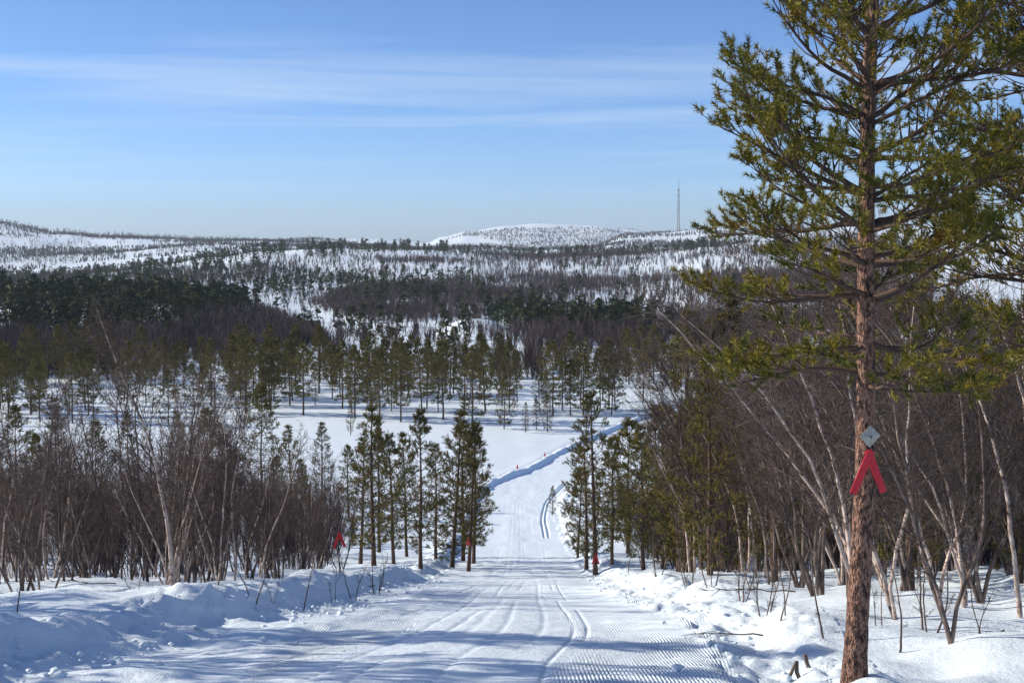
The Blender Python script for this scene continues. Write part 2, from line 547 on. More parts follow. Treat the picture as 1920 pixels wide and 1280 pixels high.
# crumbs of snow thrown up along the bank
mb = MB()
ico = np.array([[0, 0, 1], [.9, 0, .3], [.28, .85, .3], [-.72, .53, .3], [-.72, -.53, .3], [.28, -.85, .3], [.5, .4, -.6], [-.5, .4, -.6], [0, -.7, -.6]])
icf = np.array([[0, 1, 2], [0, 2, 3], [0, 3, 4], [0, 4, 5], [0, 5, 1], [1, 6, 2], [2, 7, 3], [4, 8, 5], [1, 8, 6], [3, 7, 4], [2, 6, 7], [4, 7, 8], [5, 8, 1]])
for k in range(1000):
    y = 9 + 36 * rng.random() ** 1.6
    left = rng.random() < 0.72
    x = trail_l(y) + rng.normal(0.1, 0.45) if left else trail_r(y) + rng.normal(0.15, 0.35)
    s = 0.012 + 0.045 * rng.random() ** 3
    v = ico * s * rng.uniform(0.6, 1.3, (len(ico), 3)) * np.array([1.3, 1.1, 0.8])
    mb.add(v + np.array([x, y, gz(x, y) + 0.2 * s]), icf)
obj('snow_crumbs', mb.mesh('snow_crumbs', SNOW), kind='stuff', label='crumbs of loose snow along the trail edges', cat='snow')

# ------------------------------------------------------------------ pines
def unit(v):
    return v / (np.linalg.norm(v) + 1e-9)


def needles(mb, P, D, n, length, width, shoot, g):
    """n flat needles round each shoot (start P, direction D)"""
    P, D = np.asarray(P, float), np.asarray(D, float)
    N = len(P)
    if not N:
        return
    D = D / (np.linalg.norm(D, axis=1)[:, None] + 1e-9)
    ref = np.where(np.abs(D[:, 2:3]) > 0.8, np.array([[1.0, 0, 0]]), np.array([[0, 0, 1.0]]))
    A = np.cross(D, ref)
    A /= np.linalg.norm(A, axis=1)[:, None]
    B = np.cross(D, A)
    ph = g.uniform(0, 2 * math.pi, (N, n))
    al = g.uniform(0.45, 1.45, (N, n)) * np.linspace(1.15, 0.6, n)[None]
    s = g.uniform(0, 1, (N, n)) ** 0.8
    rad = np.cos(ph)[..., None] * A[:, None] + np.sin(ph)[..., None] * B[:, None]
    d = np.cos(al)[..., None] * D[:, None] + np.sin(al)[..., None] * rad
    base = P[:, None] + D[:, None] * (s * shoot)[..., None]
    ln = length * g.uniform(0.7, 1.15, (N, n))
    tip = base + d * ln[..., None]
    side = np.cross(d, g.normal(size=(N, n, 3)))
    side /= np.linalg.norm(side, axis=2)[..., None] + 1e-9
    V = np.stack([base + side * width * 0.62, base - side * width * 0.62, tip], 2)
    mb.add(V.reshape(-1, 3), np.arange(N * n * 3).reshape(-1, 3))


def pine_branch(p0, az, elev, L, r0, g, step, shoot, bare=0.3, droop=0.0, up=0.5, extra=0):
    """returns wood segments and shoots of one bough"""
    S, SH = [], []
    n = max(4, int(L / step))
    p = np.array(p0, float)
    el, a_ = elev, az
    ds = L / n
    for i in range(n):
        t = i / n
        el += (up * (t - 0.25) * 0.9 - droop) / n * 2 + g.normal(0, 0.07)
        a_ += g.normal(0, 0.09)
        d = np.array([math.cos(a_) * math.cos(el), math.sin(a_) * math.cos(el), math.sin(el)])
        q = p + d * ds
        S.append((p, q, r0 * (1 - 0.85 * t), r0 * (1 - 0.85 * (t + 1 / n))))
        if extra and t > 0.12 and g.random() < 0.7:
            d3 = unit(d + g.normal(0, 0.8, 3) + np.array([0, 0, 0.4]))
            S.append((q, q + d3 * shoot * 0.9, r0 * 0.25, r0 * 0.15))
            SH.append((q + d3 * shoot * 0.5, d3))
        if t > bare:
            for sgn in ((-1, 1) if g.random() < 0.8 else (g.choice([-1, 1]),)):
                l2 = L * (0.12 + 0.30 * (1 - t)) * g.uniform(0.6, 1.25)
                a2, e2 = a_ + sgn * g.uniform(0.5, 1.05), el + g.uniform(-0.15, 0.45)
                m = max(2, int(l2 / (shoot * 1.25)))
                pp = q.copy()
                rr = max(r0 * 0.38 * (1 - t * 0.6), 0.003)
                for j in range(m):
                    d2 = np.array([math.cos(a2) * math.cos(e2), math.sin(a2) * math.cos(e2), math.sin(e2)])
                    qq = pp + d2 * l2 / m
                    S.append((pp, qq, rr * (1 - j / m * 0.6), rr * (1 - (j + 1) / m * 0.6)))
                    if j >= m * 0.4 or g.random() < 0.3:
                        if g.random() < 0.75:
                            d3 = unit(d2 + g.normal(0, 0.5, 3) + np.array([0, 0, 0.25]))
                            q3 = qq + d3 * shoot * 0.6
                            S.append((qq, q3, rr * 0.5, rr * 0.4))
                            SH.append((q3, d3))
                    e2 += 0.16
                    a2 += g.normal(0, 0.16)
                    pp = qq
                SH.append((pp - d2 * shoot * 0.3, unit(d2 + np.array([0, 0, 0.3]))))
                for _ in range(extra):
                    d3 = unit(d2 + g.normal(0, 0.7, 3) + np.array([0, 0, 0.35]))
                    b3 = pp - d2 * shoot * g.uniform(0, 0.9)
                    S.append((b3, b3 + d3 * shoot * 0.5, rr * 0.4, rr * 0.35))
                    SH.append((b3 + d3 * shoot * 0.3, d3))
        p = q
    SH.append((p, d))
    return S, SH


def add_segs(mb, S, sides, minr=0.0):
    if S:
        mb.segs([s[0] for s in S], [s[1] for s in S], [max(s[2], minr) for s in S], [max(s[3], minr) for s in S], sides)


def pine_trunk(H, r0, g, lean, sides=24, rings=160, wob=0.06):
    h = np.linspace(-0.25, H, rings)
    P = np.stack([lean[0] * np.clip(h, 0, None) / H + 0.012 * H * 0.3 * np.sin(h * 0.9 + g.uniform(0, 6)) * smooth(h / 2),
                  lean[1] * np.clip(h, 0, None) / H + 0.012 * H * 0.3 * np.sin(h * 0.7 + g.uniform(0, 6)) * smooth(h / 2), h], -1)
    r_ = r0 * np.clip(1 - h / (H * 1.03), 0.01, 1.04) ** 0.8
    r_ = r_ * (1 + 0.22 * np.exp(-np.clip(h, 0, None) / 0.16))
    k = np.arange(sides)
    tz = np.broadcast_to(h[:, None], (rings, sides))
    ang = np.broadcast_to(k[None] / sides * 2 * math.pi, (rings, sides))
    w = 1 + wob * (vnoise(np.cos(ang) * 2.6 + 5, tz * 9 + np.sin(ang) * 2.6, 3) + 0.8 * vnoise(np.cos(ang) * 5 + 9, tz * 22 + np.sin(ang) * 5, 4))
    mb = MB()
    mb.tube(P, r_, sides, wob=w)
    return mb, (lambda z: np.array([np.interp(z, h, P[:, 0]), np.interp(z, h, P[:, 1]), z])), (lambda z: float(np.interp(z, h, r_)))


def hero_pine(loc, H, r0, seed, lean, crown_base, reach, label, rotz=0.0, nn=46, nw=0.0068):
    g = np.random.default_rng(seed)
    root = obj('pine_tree', None, label=label, cat='tree', loc=loc)
    root.rotation_euler.z = rotz
    tm, at, rad = pine_trunk(H, r0, g, lean)
    obj('trunk', tm.mesh('pine_trunk', BARK), root)
    # dry snags under the crown
    for z in np.arange(1.55, crown_base, 0.3):
        az = g.uniform(0, 6.28)
        S, _ = pine_branch(at(z), az, g.uniform(-0.1, 0.2), g.uniform(0.25, 0.75), 0.010, g, 0.1, 0.12, bare=0.45)
        m = MB()
        add_segs(m, S, 5, 0.0022)
        obj('dry_branch', m.mesh('dry_branch', WOOD), root)
    z = crown_base
    while z < H - 0.25:
        t = (z - crown_base) / (H - crown_base)
        nb = 6 if t < 0.6 else 4
        a0 = g.uniform(0, 6.28)
        for k in range(nb):
            L = reach * (0.82 + 0.35 * math.sin(min(t * 3.2, 1.57)) - 0.95 * max(0, t - 0.38) / 0.62) * g.uniform(0.72, 1.12)
            L = max(L, 0.22)
            el = 0.06 + 0.55 * min(1, t * 1.9) + g.normal(0, 0.10)
            zz_ = z + g.uniform(-0.07, 0.07)
            S, SH = pine_branch(at(zz_), a0 + k * 6.283 / nb + g.normal(0, 0.22), el, L, max(0.011, 0.021 * L / 1.2 * (1 - 0.4 * t) * 1.25), g, 0.11, 0.10, bare=0.2 if t > 0.1 else 0.33, extra=1)
            m = MB()
            add_segs(m, S, 5, 0.0026)
            br = obj('branch', m.mesh('branch', BARK_FAR), root)
            m = MB()
            needles(m, [s[0] for s in SH], [s[1] for s in SH], int(nn * (1 if zz_ < 6.3 else 0.45)), 0.056, nw * (1 if zz_ < 6.3 else 1.5), 0.11, g)
            obj('needles', m.mesh('needles', NEEDLE), br)
        z += g.uniform(0.25, 0.34)
    return at, rad


PINE_X, PINE_Y = gx(1616, 11.2), 11.2
PINE_Z = gz(PINE_X, PINE_Y)
marked = hero_pine((PINE_X, PINE_Y, PINE_Z), 9.4, 0.093, 11, (0.12, 0.0), 2.42, 1.28, 'tall pine with a red cross and diamond plate on its scaly orange trunk')
# its neighbour, of which the photo shows boughs only: same make, a copy of every part
g2x, g2y = gx(2040, 14.5), 14.5
hero_pine((g2x, g2y, gz(g2x, g2y)), 9.8, 0.105, 23, (-0.15, 0.1), 2.9, 1.62, 'pine stretching its boughs past the crown of the marked pine', 0.0, 30, 0.009)


def pine_kind(seed, H, crown_base, reach, spacing, nb, nn, nl, nw, shoot, slim, step):
    g = np.random.default_rng(seed)
    tm, at, rad = pine_trunk(H, 0.010 * H + 0.03, g, (g.normal(0, 0.1), g.normal(0, 0.1)), 8, 24, 0.0)
    trunk = tm.mesh('young_pine_trunk', BARK_FAR)
    S_all, SH_all = [], []
    z = crown_base
    while z < H - 0.1:
        t = (z - crown_base) / (H - crown_base)
        a0 = g.uniform(0, 6.28)
        side_gap = g.uniform(0, 6.28)
        for k in range(nb):
            prof = (0.55 + 0.75 * min(1, t * 3)) * (1 - max(0, t - slim) / (1 - slim)) ** 0.8
            L = max(reach * prof * g.uniform(0.55, 1.15), 0.10 * reach)
            S, SH = pine_branch(at(z), a0 + k * 6.283 / nb + g.normal(0, 0.3), 0.05 + 0.6 * t + g.normal(0, 0.15), L, 0.012 * L + 0.006, g, step, shoot, bare=0.2)
            S_all += S
            SH_all += SH
        z += spacing * g.uniform(0.7, 1.3)
    SH_all.append((at(H), np.array([0, 0, 1.0])))
    m = MB()
    add_segs(m, S_all, 3, 0.005)
    wood = m.mesh('young_pine_limbs', BARK_FAR)
    m = MB()
    needles(m, [s[0] for s in SH_all], [s[1] for s in SH_all], nn, nl, nw, shoot, g)
    crown = m.mesh('young_pine_crown', NEEDLE_MID)
    return trunk, wood, crown, H


SLIM = [pine_kind(100 + i, H, cb, rc, 0.30, 4, 15, 0.115, 0.017, 0.15, 0.25, 0.2) for i, (H, cb, rc) in
        enumerate([(6.6, 0.9, 0.92), (6.9, 1.5, 0.82), (6.2, 0.6, 1.0), (7.2, 0.9, 1.05)])]
BUSHY = [pine_kind(200 + i, H, cb, rc, 0.55, 4, 11, 0.28, 0.050, 0.30, 0.30, 0.42) for i, (H, cb, rc) in
         enumerate([(11.5, 1.8, 2.1), (12.3, 2.5, 1.9), (10.4, 1.0, 2.1), (11.0, 3.0, 1.8)])]


def plant_pine(kind, x, y, h, label, group, g):
    tr, wd, cr, H = kind
    root = obj('pine_tree', None, label=label, cat='tree', group=group, loc=(x, y, gz(x, y) - 0.05))
    s = h / H
    root.scale = (s * g.uniform(0.9, 1.1), s * g.uniform(0.9, 1.1), s)
    root.rotation_euler = (g.normal(0, 0.02), g.normal(0, 0.02), g.uniform(0, 6.28))
    obj('trunk', tr, root)
    obj('limb_framework', wd, root)
    obj('crown', cr, root)
    return root


gp = np.random.default_rng(5)
LAB_BANK = 'slim young pine in the trailside clump where the high shaded snow bank ends'
for i, (px, d, h) in enumerate([(697, 53, 6.2), (786, 51, 5.9), (846, 60, 6.6), (867, 66, 6.5), (887, 64, 6.4), (735, 58, 5.6), (760, 66, 5.9), (815, 62, 5.2), (672, 60, 5.4), (708, 70, 6.3)]):
    plant_pine(SLIM[i % 4], gx(px, d), d, h, LAB_BANK, 'young pines where the high bank ends', gp)
mk_left = plant_pine(SLIM[1], gx(877, 56), 56, 6.1, 'slim young pine bearing a small red cross, in the clump by the bank end', None, gp)
LAB_LOW = 'young pine in the clump beside the low lumpy snow bank of the trail'
for i, (px, d, h) in enumerate([(1102, 57, 5.6), (1150, 56, 5.3), (1210, 55, 5.6), (1248, 50, 6.0), (1180, 66, 6.2), (1085, 68, 4.6), (1285, 58, 6.6), (1235, 62, 6.6), (1320, 48, 5.8), (1300, 40, 5.0), (1380, 52, 6.5), (1275, 45, 5.6), (1345, 60, 6.9), (1430, 46, 5.6), (1360, 36, 4.9), (1290, 42, 8.2), (1335, 38, 7.2), (1392, 44, 8.4)]):
    plant_pine((SLIM + BUSHY[2:3])[i % 5], gx(px, d), d, h, LAB_LOW if h < 7 else 'tall pine rising above the birches beside the low lumpy bank', 'young pines along the low bank' if h < 7 else 'tall pines above the birches', gp)
mk_right = plant_pine(SLIM[3], gx(1119, 51), 51, 6.7, 'dark young pine with a red cross low on its trunk, by the low bank', None, gp)
plant_pine(SLIM[2], gx(1037, 106), 106, 2.3, 'lone little pine beside the paired ski grooves', None, gp)
for px, d, h in [(1337, 30, 4.6), (1882, 30, 5.2), (1760, 26, 4.6), (1660, 34, 5.4), (1500, 36, 5.0), (1830, 38, 6.2), (1560, 44, 6.0), (1930, 22, 4.4), (1990, 34, 6.0), (1460, 27, 5.4), (1720, 21, 4.8), (1800, 30, 6.4), (1590, 25, 5.0)]:
    plant_pine(SLIM[int(gp.integers(4))], gx(px, d), d, h, 'pine standing among the birch stems behind the marked pine', 'pines in the thicket behind the marked pine', gp)
for px, d, h in [(386, 105, 7.6), (484, 112, 9.6), (545, 98, 6.4), (100, 110, 9), (20, 118, 8), (170, 125, 7), (60, 95, 6), (235, 132, 8), (600, 120, 6.5), (430, 84, 5.2), (330, 140, 7), (560, 76, 4.6), (650, 98, 5.2), (-60, 105, 8), (515, 90, 4.5)]:
    plant_pine((SLIM + BUSHY)[int(gp.integers(8))], gx(px, d), d, h, 'pine on the slope below the dark birch thicket', 'pines below the birch thicket', gp)

# pines standing beside the viewer on the sunny side; their shadows cross the trail
for x, y, h in [(-9.5, 16.0, 6.4), (-11.5, 16.8, 6.8), (-9.0, 13.9, 6.2), (-10.8, 13.6, 6.9)]:
    plant_pine(SLIM[int(gp.integers(4))], x, y, h, 'pine on the sunny side of the trail at the thicket end', 'pines at the near thicket end', gp)

# pines on the flat bog
LAB_BOG = 'tall full grown pine in the open stand on the flat snow of the bog'
LAB_BOG2 = 'small half grown pine among the tall ones on the flat bog'
spots = [(130, 196, 11), (170, 198, 10), (640, 212, 11), (710, 198, 11), (750, 197, 12), (790, 208, 12), (830, 200, 12.5), (870, 206, 11), (885, 196, 11.5), (910, 210, 12.5),
         (945, 190, 8), (955, 212, 11), (1070, 205, 9), (1090, 212, 11), (1130, 222, 10), (985, 186, 4.5), (1006, 189, 5), (1027, 187, 5.5), (655, 184, 4.5)]
spots = [(p, d, h * 0.9) for p, d, h in spots]
taken = [(gx(p, d), d) for p, d, h in spots]
tries = 0
while len(spots) < 175 and tries < 9000:
    tries += 1
    px, d = gp.uniform(-120, 1330), gp.uniform(193, 262)
    dens = 0.9 if d > 204 else 0.30
    if 940 < px < 1230 and d > 212:
        dens = 0.25
    if px < 560:
        dens *= 0.55
    dens *= 0.35 + 1.3 * smooth((vnoise(gx(px, d) / 14 + 50, d / 14, 77) + 0.25) / 0.4)
    x = gx(px, d)
    if gp.random() > dens or (trail_l(d) - 3 < x < trail_r(d) + 3 and d < 240):
        continue
    if min((x - a_) ** 2 + (d - b_) ** 2 for a_, b_ in taken) < 1.9 ** 2:
        continue
    taken.append((x, d))
    spots.append((px, d, gp.uniform(6.8, 11.2) if gp.random() < 0.8 else gp.uniform(3.5, 6.5)))
for px, d, h in spots:
    plant_pine((BUSHY if h > 7 else SLIM)[int(gp.integers(4))], gx(px, d), d, h, LAB_BOG if h > 6.6 else LAB_BOG2, 'tall pines on the flat bog' if h > 6.6 else 'small pines on the flat bog', gp)

# ------------------------------------------------------------------ bare birches
def birch_kind(seed, H, stems, lean, spread, dens, twig_r=0.0042, bow=0.0, wander=0.075):
    """returns stem meshes data and one twig mesh data"""
    g = np.random.default_rng(seed)
    trunks, S = [], []
    for s in range(stems):
        Hs = H * g.uniform(0.72, 1.0) if s else H
        n = 14
        p = np.array([g.normal(0, 0.07), g.normal(0, 0.07), -0.15]) * (1 if stems > 1 else 0.2)
        az = g.uniform(0, 6.28)
        tilt = np.array([lean[0] + spread * math.cos(az), lean[1] + spread * math.sin(az), 1.0])
        P, R_ = [p.copy()], []
        r0 = (0.0052 * Hs + 0.007) * g.uniform(0.8, 1.15)
        d = unit(tilt)
        for i in range(n):
            d = unit(d + g.normal(0, wander, 3) * np.array([1, 1, 0.3]) + np.array([-bow * (i / n) * 0.35, 0, 0.05]))
            p = p + d * (Hs + 0.15) / n
            P.append(p.copy())
        P = np.array(P)
        tt = np.linspace(0, 1, n + 1)
        R_ = r0 * (1 - 0.88 * tt) + 0.002
        m = MB()
        m.tube(P, R_, 7)
        trunks.append(m)
        # side branches leave at a steep angle, then fan into fine twigs
        nbr = int(dens * Hs * 7)
        for k in range(nbr):
            t0 = g.uniform(0.16, 0.97) ** 0.85
            i0 = min(int(t0 * n), n - 1)
            p0 = P[i0] + (P[i0 + 1] - P[i0]) * (t0 * n - i0)
            axis = unit(P[i0 + 1] - P[i0])
            a_ = g.uniform(0, 6.28)
            out = np.array([math.cos(a_), math.sin(a_), 0])
            L = Hs * g.uniform(0.12, 0.30) * (1.15 - 0.65 * t0) * (0.5 if t0 < 0.3 else 1)
            d = unit(axis * g.uniform(0.6, 1.2) + out * g.uniform(0.5, 0.9))
            q, nn_ = p0, 4
            rb = max(r0 * (1 - 0.85 * t0) * 0.42, twig_r)
            for j in range(nn_):
                d = unit(d + g.normal(0, 0.16, 3) + np.array([0, 0, 0.10]))
                q2 = q + d * L / nn_
                S.append((q, q2, rb * (1 - 0.7 * j / nn_), rb * (1 - 0.7 * (j + 1) / nn_)))
                for _ in range(2 if j else 1):
                    d2 = unit(d + g.normal(0, 0.55, 3) + np.array([0, 0, 0.1]))
                    l2 = L * g.uniform(0.22, 0.5)
                    mid = q2 + d2 * l2 * 0.5
                    d3 = unit(d2 + g.normal(0, 0.3, 3))
                    end = mid + d3 * l2 * 0.5
                    S.append((q2, mid, twig_r, twig_r * 0.8))
                    S.append((mid, end, twig_r * 0.8, twig_r * 0.45))
                    d4 = unit(d2 + g.normal(0, 0.6, 3))
                    S.append((mid, mid + d4 * l2 * 0.55, twig_r * 0.7, twig_r * 0.4))
                    if g.random() < 0.5:
                        d5 = unit(d3 + g.normal(0, 0.6, 3))
                        S.append((mid + (end - mid) * 0.5, mid + (end - mid) * 0.5 + d5 * l2 * 0.35, twig_r * 0.6, twig_r * 0.35))
                q = q2
    m = MB()
    add_segs(m, S, 3)
    crown = m.mesh('birch_crown', TWIG)
    return [[m_.mesh('birch_trunk', BIRCH_DARK) for m_ in trunks], [m_.mesh('pale_birch_trunk', BIRCH_PALE) for m_ in trunks], crown, H]


THICK = [birch_kind(300 + i, 3.3, n, (0, 0), sp, 1.3, 0.0038) for i, (n, sp) in enumerate([(3, 0.22), (2, 0.16), (4, 0.28), (1, 0.08), (3, 0.3), (2, 0.25)])]
TALL = [birch_kind(330 + i, 4.8, n, (-0.16, 0.0), sp, 1.35, 0.0036, 0.32, 0.095) for i, (n, sp) in enumerate([(2, 0.14), (3, 0.22), (1, 0.10), (2, 0.26), (4, 0.25), (3, 0.16)])]
WHITE = [birch_kind(360, 4.1, 1, (0.0, 0), 0.02, 2.2, 0.0042, 0, 0.045), birch_kind(361, 3.4, 1, (0.03, 0), 0.04, 1.6, 0.0042, 0, 0.05)]
SAPL = [birch_kind(370 + i, 1.3, n, (0.0, 0), 0.3, 0.9, 0.0030) for i, n in enumerate((1, 2, 3))]


def plant_birch(kind, x, y, h, pale, label, group, g, rz=None):
    dark, light, crown, H = kind
    root = obj('birch_tree', None, label=label, cat='tree', group=group, loc=(x, y, gz(x, y)))
    s = h / H
    root.scale = (s * g.uniform(0.9, 1.15), s * g.uniform(0.9, 1.15), s)
    root.rotation_euler.z = g.uniform(0, 6.28) if rz is None else rz
    for t in (light if pale else dark):
        obj('trunk', t, root)
    obj('crown', crown, root)
    return root


gb = np.random.default_rng(9)


def scatter(n, xr, yr, test, mind):
    out, k = [], 0
    while len(out) < n and k < 40000:
        k += 1
        y = gb.uniform(*yr)
        x = gb.uniform(xr[0], xr[1])
        if not test(x, y):
            continue
        if out and min((x - a_) ** 2 + (y - b_) ** 2 for a_, b_ in out) < mind ** 2:
            continue
        out.append((x, y))
    return out


plant_birch(WHITE[0], gx(312, 22.5), 22.5, 4.5, True, 'tallest white birch with pale crooked trunk rising above the dark thicket', None, gb, 0.4)
plant_birch(WHITE[1], gx(432, 24.5), 24.5, 3.35, True, 'smaller pale birch in front of the dark thicket, apart from the tallest one', None, gb, 2.2)


def px_of(x, y):
    return 960 + F * x / y


left = scatter(125, (-24, -4), (21, 44), lambda x, y: x < trail_l(y) - 1.6 - max(0, (24 - y)) * 0.8 and -140 < px_of(x, y) < 690, 0.42)
for x, y in left:
    pale = gb.random() < 0.2
    plant_birch(THICK[int(gb.integers(6))], x, y, gb.uniform(2.3, 3.6), pale, 'pale stemmed bare birch clump in the thicket above the high shaded snow bank' if pale else 'dark stemmed bare birch clump in the thicket above the high shaded snow bank',
                'pale birches of the thicket above the high bank' if pale else 'dark birches of the thicket above the high bank', gb)
for px, d, h in [(235, 25, 3.9), (265, 27, 4.2), (345, 26, 4.1), (380, 29, 4.0), (300, 24, 3.9), (330, 30, 4.4), (205, 29, 4.0)]:
    plant_birch(THICK[int(gb.integers(6))], gx(px, d), d, h, False, 'taller dark birch crowding round the tallest white birch', 'taller birches round the tallest white one', gb)
# woods that go on beside the viewer, on the sunny side
side = scatter(7, (-15, -6.4), (10, 20.5), lambda x, y: px_of(x, y) < -60, 0.9)
for x, y in side:
    plant_birch(THICK[int(gb.integers(6))], x, y, gb.uniform(2.8, 4.2), False, 'bare birch at the thicket end nearest the viewer', 'birches at the near thicket end', gb)
right = scatter(115, (3.2, 26), (13.5, 42), lambda x, y: x > trail_r(y) + 1.5 + max(0, (y - 22)) * 0.05 and 1180 + max(0, 24 - y) * 14 < px_of(x, y) < 2080, 0.5)
for x, y in right:
    tall = gb.uniform(3.6, 5.6) if y < 22 else gb.uniform(3.8, 6.6)
    pale = gb.random() < 0.42
    plant_birch(TALL[int(gb.integers(6))], x, y, tall, pale, 'pale stemmed bare birch leaning in the thicket behind the marked pine' if pale else 'dark stemmed bare birch leaning in the thicket behind the marked pine',
                'pale birches behind the marked pine' if pale else 'dark birches behind the marked pine', gb, gb.normal(0, 0.55))
for px, d, h in [(15, 15.2, 0.75)]:
    plant_birch(SAPL[0], gx(px, d), d, h, False, 'tiny bare sapling alone on the smooth snow before the thicket', None, gb)
LS = 'thin bare sapling poking out of the snow at the thicket edge'
for px, d in [(370, 18.6), (395, 20), (505, 20.5), (560, 21), (240, 21.2), (470, 19.6), (620, 24), (655, 26), (700, 30), (330, 19.5)]:
    plant_birch(SAPL[int(gb.integers(3))], gx(px, d), d, gb.uniform(0.5, 1.1), False, LS, 'saplings at the thicket edge', gb)
LS2 = 'spindly bare sapling on the snow between the low bank and the leaning birches'
for px, d in [(1300, 25), (1340, 22), (1395, 19), (1440, 17), (1560, 14.5), (1700, 14), (1760, 15), (1240, 30), (1180, 36), (1480, 15.5), (1850, 14.2), (1660, 15.3), (1420, 22), (1210, 42)]:
    plant_birch(SAPL[int(gb.integers(3))], gx(px, d), d, gb.uniform(0.6, 1.3), False, LS2, 'saplings beside the leaning birches', gb)

# ------------------------------------------------------------------ far woods on the hills
def inpoly(px, py, poly):
    c = np.zeros(px.shape, bool)
    n = len(poly)
    for i in range(n):
        (x1, y1), (x2, y2) = poly[i], poly[(i + 1) % n]
        cond = ((y1 > py) != (y2 > py)) & (px < (x2 - x1) * (py - y1) / (y2 - y1 + 1e-9) + x1)
        c ^= cond
    return c


PINE_ZONES = [
    ([(-300, 555), (250, 548), (430, 562), (470, 592), (330, 612), (250, 640), (-300, 645)], 0.85),
    ([(-300, 525), (200, 508), (480, 468), (700, 462), (1000, 474), (1400, 455), (1700, 440), (1700, 470), (1330, 478), (1000, 491), (700, 480), (500, 494), (250, 528), (-300, 548)], 0.75),
    ([(450, 528), (700, 516), (890, 520), (880, 560), (700, 575), (560, 560), (440, 575)], 0.55),
    ([(900, 560), (1010, 582), (1200, 622), (1300, 640), (1280, 668), (1100, 645), (940, 622)], 0.55),
    ([(-300, 455), (150, 455), (240, 480), (100, 500), (-300, 505)], 0.75),
    ([(140, 535), (330, 520), (560, 500), (600, 520), (400, 545), (150, 556)], 0.3),
]
BIRCH_ZONES = [
    ([(300, 596), (480, 585), (640, 652), (420, 668), (280, 652)], 1.0),
    ([(440, 494), (560, 482), (800, 476), (880, 492), (800, 512), (700, 528), (450, 528)], 1.0),
    ([(680, 535), (900, 528), (960, 540), (1030, 590), (870, 608), (700, 602), (560, 575)], 1.0),
    ([(860, 482), (1400, 474), (1400, 496), (1200, 502), (1000, 498), (880, 500)], 0.8),
    ([(900, 528), (1090, 505), (1400, 505), (1400, 522), (1180, 535), (1040, 556), (920, 545)], 1.0),
    ([(1000, 595), (1100, 600), (1300, 625), (1300, 650), (1050, 640)], 0.8),
    ([(620, 480), (1400, 480), (1400, 620), (900, 575), (620, 560)], 0.22),
    ([(-300, 530), (400, 500), (460, 540), (200, 560), (-300, 570)], 0.5),
    ([(1290, 470), (2000, 450), (2000, 680), (1290, 680)], 0.8),
]


def sample_hill(n, d0, d1):
    d = np.exp(rng.uniform(math.log(d0), math.log(d1), n))
    px = rng.uniform(-250, 1750, n)
    x = gx(px, d)
    z = ground_z(x, d)
    return px, d, x, z, 440 + F * (EYE - z) / d


def far_pines(name, label, P, h, tris, g):
    """uneven tiered crowns of many small faces on thin trunks"""
    N = len(P)
    mb = MB()
    t = g.uniform(0, 1, (N, tris)) ** 0.85
    rad = (0.26 * (1 - t) ** 0.75 + 0.02) * g.uniform(0.25, 1.15, (N, tris)) * h[:, None] * 0.85
    ph = g.uniform(0, 6.28, (N, tris))
    zc = (0.16 + 0.84 * t) * h[:, None]
    C = np.stack([rad * np.cos(ph), rad * np.sin(ph), zc], -1) + P[:, None]
    s = h[:, None, None, None] * 0.075
    V = C[:, :, None] + g.normal(0, 1, (N, tris, 3, 3)) * s * np.array([1, 1, 0.75])
    mb.add(V.reshape(-1, 3), np.arange(N * tris * 3).reshape(-1, 3))
    mb.segs(P - np.array([0, 0, 0.3]), P + np.stack([0 * h, 0 * h, h * 0.9], -1), 0.018 * h, 0.004 * h, 3)
    obj(name, mb.mesh(name, NEEDLE_FAR), kind='stuff', label=label, cat='forest')


def far_birches(name, label, P, h, n, wid, g):
    N = len(P)
    mb = MB()
    z0 = g.uniform(0, 0.55, (N, n)) * h[:, None]
    z0[:, 0] = -0.2
    a_ = g.uniform(0, 6.28, (N, n))
    sp = g.uniform(0.03, 0.30, (N, n)) * h[:, None]
    p0 = P[:, None] + np.stack([sp * 0.15 * np.cos(a_), sp * 0.15 * np.sin(a_), z0], -1)
    top = z0 + g.uniform(0.25, 0.55, (N, n)) * h[:, None]
    top[:, 0] = h * 0.9
    p1 = P[:, None] + np.stack([sp * np.cos(a_), sp * np.sin(a_), top], -1)
    side = g.normal(0, 1, (N, n, 3)) * np.array([1, 1, 0.1])
    side /= np.linalg.norm(side, axis=2)[..., None]
    w = wid * h[:, None, None]
    V = np.stack([p0 + side * w, p0 - side * w, p1], 2)
    mb.add(V.reshape(-1, 3), np.arange(N * n * 3).reshape(-1, 3))
    obj(name, mb.mesh(name, TWIG_FAR), kind='stuff', label=label, cat='forest')


def zone_density(px, py, zones):
    dn = np.zeros(px.shape)
    for poly, w in zones:
        dn = np.maximum(dn, w * inpoly(px, py, poly))
    return dn


def clumpy(x, y, s, seed, lo=-0.1, hi=0.15):
    return smooth((fbm(x / s, y / s, seed, 3) - lo) / (hi - lo))


gf = np.random.default_rng(15)
# pines on the near hills
px, d, x, z, py = sample_hill(21000, 330, 1400)
dn = zone_density(px + gf.normal(0, 14, px.shape), py + gf.normal(0, 5, py.shape), PINE_ZONES)
dn = dn * (0.25 + 0.75 * clumpy(x, d, 60, 101)) + 0.035
k = gf.random(len(px)) < dn * 0.42
P = np.stack([x, d, z], -1)[k]
far_pines('pine_forest', 'dark pine forest in belts over the near snowy hills', P, gf.uniform(5, 9.5, len(P)), 60, gf)
